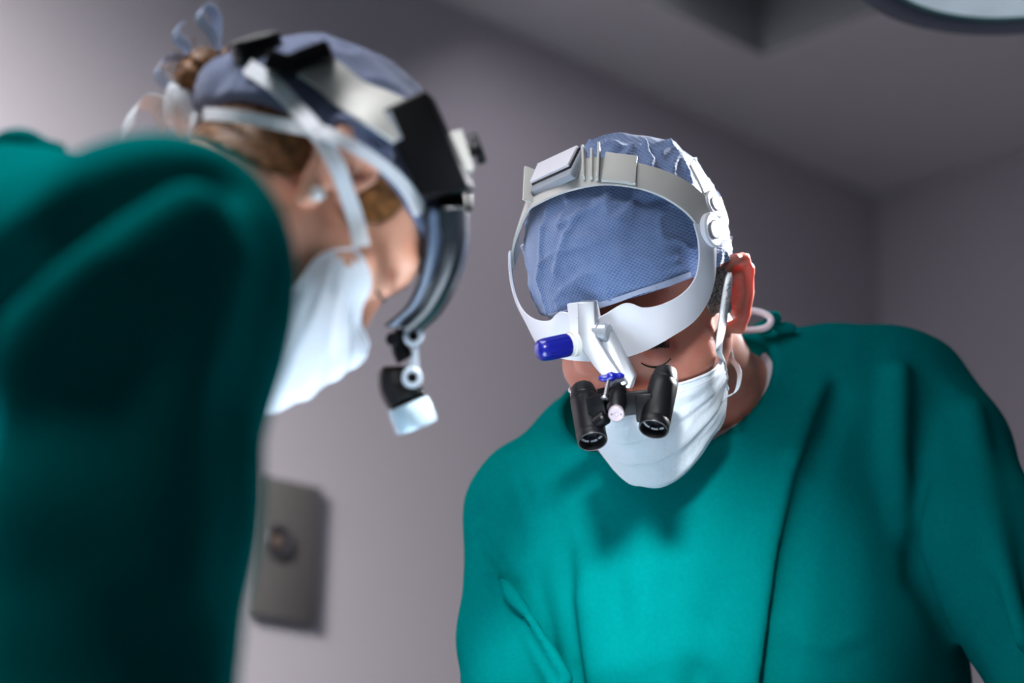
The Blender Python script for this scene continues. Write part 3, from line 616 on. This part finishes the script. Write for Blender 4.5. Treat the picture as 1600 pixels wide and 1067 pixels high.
def barrel(top, bot, r, lab):
    p0, p1 = C(*top), C(*bot); ax = (p1-p0)/np.linalg.norm(p1-p0); L = np.linalg.norm(p1-p0)
    b = MB(); b.lathe(p0, p1, [(0, r*.70), (.001, r*.76), (.010, r*.93), (.0125, r*.96), (.0128, r*.945), (.0133, r*.945), (.0136, r*.965), (.02, r*.985), (L-.009, r), (L-.0086, r*.985), (L-.008, r*.985), (L-.0076, r*1.0), (L-.0008, r), (L, r*.97), (L-.0002, r*.90), (L-.008, r*.86), (L-.008, r*.60), (L-.0095, r*.58), (L-.0095, 0)], 56)
    o = putm('barrel', b, M['black'], LP, label=lab)
    b = MB(); b.lathe(p0+ax*(L-.0093), p1, [(0, r*.59), (.0006, r*.58), (.0012, r*.4), (.0016, 0)], 40); putm('lens', b, M['lens'], o)
    b = MB(); x = np.cross(ax, [0, 0, 1.]); x /= np.linalg.norm(x); y = np.cross(ax, x); y = y*np.sign(y[1]+1e-9); x = x*np.sign(x[0])   # tiny white lettering around the lens rim
    cc = p0+ax*(L-.0079)
    for k in range(11):
        if k in (4, 8): continue
        a = R_(212+k*11.5); rd = x*math.cos(a)+y*math.sin(a); tg = -x*math.sin(a)+y*math.cos(a); q = cc+rd*r*.73
        for (u_, v_, hu, hv_) in ((-.00055, 0, .00016, .0009), (.00045, 0, .00016, .0009), (0, .0007*(-1)**k, .0005, .00016)):
            b.box(q+tg*u_+rd*v_, (tg, rd, ax), (hu*1.25, hv_*1.1, .00012), 0)
    putm('lens_print', b, M['print'], o, label='white lettering on the lens rim')
    b = MB(); b.tube([p1-ax*.0001+r*.935*(math.cos(t_)*x+math.sin(t_)*y) for t_ in np.linspace(0, 2*math.pi, 49)], .0003, 6); putm('lens_rim', b, M['rim'], o)
barrel((1041, 580, 1.735), (1021, 671, 1.695), .0127, 'black barrel before his left eye')
barrel((910, 605, 1.742), (926, 690, 1.702), .0127, 'black barrel before his right eye')

# ---------------------------------------------------------------- woman
def w_head(p): q = WH.h(p); return smin(skull(q, True), ear(q), .006)
def w_torso(p):
    d = chain(p, [C(230, 430, 1.10), C(40, 455, 1.26), C(-220, 490, 1.48)], [.068, .090, .10], .02)
    return smin(d, ell(p, C(-120, 950, 1.42), (.19, .30, .17)), .08)
def w_arm(p, s=0.): return chain(p, [C(236, 430, 1.09), C(228, 520, 1.07), C(200, 800, 1.04), C(155, 1250, 1.00), C(330, 1500, .96)], [.066-s, .0655-s, .062-s, .062-s, .05-s], .02)
GROOVE = [hit(lambda p: smin(w_torso(p), w_arm(p), .03), x, y, .001, d0=.6) for x, y in ((345, 284), (255, 296), (150, 338), (45, 402), (-60, 500))]
def w_gown(p):
    d = smin(w_torso(p), w_arm(p), .03)
    d = d-vnoise(p*np.array([14, 6, 9.])+21)*.006
    d = smax(d, -chain(p, GROOVE, [.005, .013, .017, .017, .014]), .026)
    for pts, r in (([C(300, 330, 1.01), C(180, 420, 1.0), C(80, 560, 1.03)], .012), ([C(330, 420, 1.02), C(270, 640, .99), C(250, 900, .975)], .010)):
        d = smin(d, chain(p, pts, r), .04)
    return smax(d, -(w_neck(p)-.004), .006)
def w_neck(p): return cap(p, WH.c((0, -.030, -.055)), C(185, 415, 1.42), .050, .058)
def w_body(p):
    d = smin(w_head(p), w_neck(p), .03); d = smin(d, w_torso(p)+.045, .04); return np.minimum(d, w_arm(p, .04))
WOM = thing('person', 'woman with brown hair bun, pearl earring and white mask bending down, seen in profile', 'person', tuple(toW(C(-100, 900, 1.4))*[1, 1, 0]))
v, f = surf(w_body, (-.62, -.62, -1.72), (.02, .26, -.86), .0045); put('body', v, f, M['skin2'], WOM)
v, f = surf(w_gown, (-.72, -.70, -1.72), (-.05, .20, -.86), .006); WG = put('gown', v, f, M['gown'], WOM)
b = MB(); v, f = surf(lambda p: smin(ell(p, C(28, 222, 1.30), (.016, .009, .012)), ell(p, C(60, 232, 1.30), (.018, .006, .01)), .006), C(36, 226, 1.3)-.04, C(36, 226, 1.3)+.04, .003); b.add(v, f); putm('tie_knot', b, M['gown'], WG)
def w_capbase(p):
    q = WH.h(p); d = smin(skull(q, True)-.0055, ear(q)-.006, .012)
    return smin(d, cap(p, WH.c((0, -.070, -.005)), C(356, 150, 1.45), .052, .022), .03), q
def w_cap(p):
    d, q = w_capbase(p); d = d-vnoise(q*np.array([40, 26, 30.])+1)*.0018-(1-np.abs(vnoise(q*np.array([60, 18, 40.])+7)))**5*.003
    edge = q[:, 2]-(.004+.40*q[:, 1]); return smax(d, -edge, .003)
def w_base(p): return np.minimum(w_capbase(p)[0], w_head(p))
v, f = surf(w_cap, WH.O-[.20, .16, .16], WH.O+.16, .003); WC = put('cap', v, f, M['cap2'], WOM, uv=capuv(WH, v))
def side(px, w_):
    """two lines either side of a pixel path"""
    p = np.array(px, float); t = np.gradient(p, axis=0); t /= np.linalg.norm(t, axis=1, keepdims=True); n = np.stack([-t[:, 1], t[:, 0]], 1)
    return p-n*w_/2, p+n*w_/2
wh = lambda pts, off, f=w_base: hits(f, pts, off, d0=.9)
def band(name, path, w_, off, th, mt, par, f=w_base, n=60):
    a, c = side(path, w_); b = MB(); b.ribbon(wh(a, off, f), wh(c, off, f), th, n, 5, 0, WH.O); return putm(name, b, mt, par, sharp=60)
band('cap_hem', [(326, 180), (345, 181), (380, 184), (440, 196), (500, 209), (555, 232), (600, 262), (632, 296), (652, 332)], 19, .003, .0015, M['tie'], WC)
WT = [(0, .110, -.036), (.020, .098, -.042), (.040, .082, -.045), (.060, .062, -.042), (.071, .040, -.040)]
WB = [(0, .078, -.146), (.022, .070, -.140), (.045, .046, -.112), (.060, .032, -.074), (.069, .036, -.050)]
def w_hull(q):
    d = skull(q, True)+.002; d = smin(d, cap(q, (0, .088, -.054), (0, .086, -.112), .014, .018), .045); return smin(d, ell(q, (0, .045, -.085), (.058, .058, .052)), .02)
WM, WGp = make_mask(WH, WT, WB, WOM, M['maskw'], .0045, w_hull, True)
band('mask_tie', [(561, 388), (552, 350), (536, 300), (516, 250), (490, 208), (462, 172), (430, 138), (392, 112)], 24, .0045, .0012, M['tie'], WM)
# hair: temple, nape and the bun that leaves the cap
def w_hairf(p):
    q = WH.h(p); s_ = smin(skull(q, True)-.002, w_neck(p), .03)-.0015-vnoise(q*np.array([60, 60, 300.]))*.0012
    return np.maximum(s_, np.minimum(ell(q, (-.072, .020, .002), (.03, .017, .024)), ell(q, (-.04, -.080, -.040), (.066, .058, .030))))
v, f = surf(w_hairf, WH.O-.16, WH.O+.16, .003); b = MB(); b.add(v, f); putm('hair', b, M['hair2'], WOM, sharp=60); b = MB()
bc_, bx = C(318, 116, 1.47), np.array([.42, -.12, 0])
def w_bun(p):
    d = ell(p, bc_, (.0235, .0165, .02), rotz(R_(38))); return d-np.sin((p[:, 0]*.7+p[:, 1]*.8)*620+vnoise(p*90)*3)*.0011-vnoise(p*130)*.002
v, f = surf(w_bun, bc_-.04, bc_+.04, .002); b.add(v, f)
g = np.random.default_rng(2)
for _ in range(60):
    a = bc_+g.normal(size=3)*[.011, .008, .009]; dd = g.normal(size=3)*.004+np.array([-.005, .003, 0])*g.random(); b.tube([a, a+dd*.6+g.normal(size=3)*.002, a+dd*1.3], [.0006, .0005, .0003], 4)
putm('hair_bun', b, M['hair2'], WOM, sharp=60)
# ties at the back of her head
def loop(name, pts, r, mt, par, flat=1.):
    b = MB(); p = spline(P3(pts), 46); b.ribbon(p-[r*.5, r*.4, r*.5], p+[r*.5, r*.4, r*.5], .0008, 46, 3); return putm(name, b, mt, par, sharp=60)
loop('cap_tie', [(342, 82, 1.46), (330, 50, 1.46), (312, 30, 1.46), (314, 14, 1.46), (328, 12, 1.46), (340, 30, 1.46), (342, 55, 1.46), (338, 84, 1.46)], .006, M['tieb'], WC)
loop('cap_tie', [(296, 90, 1.47), (290, 72, 1.47), (276, 58, 1.47), (276, 42, 1.47), (284, 40, 1.47)], .006, M['tieb'], WC)
loop('cap_tie', [(292, 92, 1.47), (262, 90, 1.47), (248, 108, 1.47), (254, 126, 1.47), (270, 136, 1.47)], .006, M['tieb'], WC)
loop('mask_tie', [(262, 196, 1.48), (246, 166, 1.48), (222, 160, 1.48), (206, 180, 1.48), (200, 206, 1.48)], .012, M['tie'], WM)
b = MB(); v, f = surf(lambda p: smin(ell(p, C(284, 172, 1.46), (.0125, .019, .010), rotz(R_(10))), ell(p, C(314, 190, 1.45), (.006, .017, .008), rotz(R_(-25))), .004)-vnoise(p*np.array([230, 60, 120.]))*.0022, C(290, 180, 1.46)-.035, C(290, 180, 1.46)+.035, .0022); b.add(v, f); putm('tie_bow', b, M['tie'], WC, sharp=60)
b = MB(); e0 = hit(w_head, 493, 301, .002, d0=.9); v, f = surf(lambda p: ell(p, e0, (.0054,)*3), e0-.009, e0+.009, .0015); b.add(v, f); putm('pearl_earring', b, M['pearl'], WOM, label='white pearl stud earring')
b = MB(); b.tube(spline(wh([(588, 455), (594, 464), (602, 470)], .0005, w_head), 12), .0011, 6); putm('eyelashes', b, M['lash'], WOM)

# ---------------------------------------------------------------- woman: headlight
HL = thing('headlight', 'black surgical headlight with box and hinged lamp worn by the woman', 'headlight', tuple(toW(WH.O)))
bl = [(662, 322), (664, 365), (660, 405), (650, 445), (632, 480), (598, 509)]; br = [(716, 322), (716, 375), (706, 420), (690, 458), (668, 492), (640, 518)]
bo = [-.045, -.040, -.030, -.018, -.006, 0]
def swept(lft, rgt, d, th, bev, n=24):
    a, c = spline(P3([(x, y, d+bo[k]) for k, (x, y) in enumerate(lft)]), n), spline(P3([(x, y, d+bo[5-k]) if False else (x, y, d+bo[k if rgt[0][1] < 400 else 5-k]) for k, (x, y) in enumerate(rgt)]), n); mb = MB(); mb.prism(list(a)+list(c[::-1]), (.006, 0, -th), bev, 3); return mb
HBD = putm('headband', swept(bl, br, 1.462, .085, .005), M['gloss'], HL, sharp=50)
lw = lambda k0, k1: ([(x0+(x1-x0)*k0, y0+(y1-y0)*k0) for (x0, y0), (x1, y1) in zip(bl, br)], [(x0+(x1-x0)*k1, y0+(y1-y0)*k1) for (x0, y0), (x1, y1) in zip(bl, br)])
putm('band_highlight', swept(*lw(.10, .34), 1.459, .010, .002), M['steel'], HBD, sharp=50, label='steel blue highlight strip along the band')  # highlight of the glossy band, put in as a lighter strip
putm('band_rim', swept(*lw(.52, .98), 1.457, .010, .003), M['gloss'], HBD, sharp=50)
BX = P3([(592, 172, 1.385), (664, 138, 1.40), (734, 292, 1.41), (656, 312, 1.395)])
b = MB(); b.prism(BX, (.004, .0, -.040), .004, 3); BOX = putm('battery_box', b, M['black'], HL)
b = MB(); q = lambda u, v_: BX[0]*(1-u)*(1-v_)+BX[1]*u*(1-v_)+BX[2]*u*v_+BX[3]*(1-u)*v_
b.prism([q(.06, .05)+[0, 0, .001], q(.20, .05)+[0, 0, .001], q(.20, .36)+[0, 0, .001], q(.06, .36)+[0, 0, .001]], (0, 0, -.004), .0008); putm('box_reflection', b, M['grey'], BOX)  # grey strip that stands in for a reflection on the box
a, c = [(512, 98), (538, 116), (566, 138), (604, 154), (640, 170)], [(462, 124), (492, 144), (524, 172), (562, 196), (606, 222)]
b = MB(); b.ribbon(wh(a, .005), wh(c, .005), .002, 60, 6, .001, WH.O); putm('top_strap', b, M['cream'], HL, sharp=60)
b = MB(); b.box(wh([(474, 106)], .008)[0], ((.93, .36, 0), (-.36, .93, .0), (0, 0, 1)), (.019, .0065, .014), .002); b.box(wh([(440, 112)], .008)[0], ((.9, -.3, 0), (.3, .9, .0), (0, 0, 1)), (.010, .007, .012), .002); putm('strap_buckle', b, M['black'], HL)
kd = np.array([-.25, .93, .12]); kd /= np.linalg.norm(kd); kc = C(406, 92, 1.43)
b = MB(); b.lathe(kc-kd*.006, kc+kd, [(0, .012), (.003, .0175), (.008, .0180), (.009, .0172), (.0105, .0172), (.0115, .0182), (.0195, .0182), (.0205, .017), (.0205, 0)], 48); KN = putm('adjuster_knob', b, M['black'], HL)
b = MB(); b.lathe(kc+kd*.0142, kc+kd, [(0, .0165), (.0012, .0165), (.0016, .015), (.0016, 0)], 48); putm('knob_top', b, M['cream'], KN)
b = MB(); b.prism(P3([(700, 208, 1.45), (722, 202, 1.45), (741, 264, 1.45), (722, 272, 1.45)]), (0, 0, -.020), .0012); putm('knob_mount', b, M['cream'], HL)
b = MB(); kx = np.array([.93, .34, 0]); b.lathe(C(730, 238, 1.465), C(730, 238, 1.465)+kx, [(0, .004), (.0045, .004), (.0045, .0115), (.0100, .0115), (.0110, .0105), (.0110, 0)], 32); putm('focus_knob', b, M['black'], HL)
b = MB(); b.box(C(714, 318, 1.47), ((.97, .1, 0), (-.1, .97, 0), (0, 0, 1)), (.011, .006, .012), .0015); b.box(C(690, 322, 1.455), ((.97, .2, 0), (-.2, .97, 0), (0, 0, 1)), (.018, .006, .014), .0015); putm('pivot_block', b, M['black'], HL)
b = MB(); b.lathe(C(713, 319, 1.458), C(713, 319, 1.0), [(0, .0042), (.003, .0042), (.0036, .003), (.0036, 0)], 20); putm('pivot_pin', b, M['chrome'], HL)
# hinged lamp
zv = np.array([.15, 0, 1.]); zv /= np.linalg.norm(zv)
b = MB(); b.tube(spline(P3([(640, 503, 1.485), (628, 525, 1.485), (626, 545, 1.485), (634, 562, 1.485)]), 16), [.0068]*16, 16); b.lathe(C(614, 530, 1.475), C(614, 530, 1.0), [(0, .0052), (.008, .0052), (.009, .0042), (.009, 0)], 24); ARM = putm('lamp_arm', b, M['black'], HL)
b = MB(); b.prism(P3([(634, 512, 1.470), (650, 498, 1.470), (660, 506, 1.470), (655, 530, 1.470), (653, 556, 1.470), (656, 584, 1.470), (646, 602, 1.470), (632, 596, 1.470), (631, 580, 1.470), (640, 566, 1.470), (645, 546, 1.470), (636, 532, 1.470)]), (0, 0, -.004), .001); LK = putm('hinge_link', b, M['grey'], HL)
b = MB()
for x, y in ((646, 525), (644, 590)): b.lathe(C(x, y, 1.474), C(x, y, 1.0), [(0, .0075), (.006, .0075), (.007, .0065), (.007, .0040), (.0045, .0038), (.0045, 0)], 28)
putm('hinge_ring', b, M['grey'], LK)
for x, y in ((646, 525), (644, 590)): b = MB(); b.lathe(C(x, y, 1.472), C(x, y, 1.0), [(0, .0036), (.0038, .0036), (.0042, 0)], 20); putm('hinge_screw', b, M['black'], LK)
ld = np.array([.36, -.92, -.04]); ld /= np.linalg.norm(ld); l1 = C(638, 632, 1.480)
b = MB(); p = spline([C(616, 572, 1.487), C(617, 590, 1.487), C(622, 608, 1.486), l1], 20); b.tube(p, np.interp(np.linspace(0, 1, 20), [0, .12, .5, 1], [.008, .0118, .0135, .0148]), 28)
b.box(C(652, 612, 1.482), ((.5, -.85, 0), (.85, .5, 0), (0, 0, 1)), (.013, .004, .008), .0015); HS = putm('lamp_housing', b, M['black'], HL)
b = MB(); b.lathe(l1-ld*.001, l1+ld, [(0, .0150), (.003, .0158), (.017, .0158), (.0185, .0150), (.019, .0135), (.0172, .0125), (.0172, 0)], 44); LTP = putm('lamp_tip', b, M['tip'], HS)
b = MB(); b.lathe(l1+ld*.0163, l1+ld, [(0, .0122), (.0008, .0122), (.0014, .008), (.0016, 0)], 36); putm('lamp_lens', b, M['lit'], LTP)
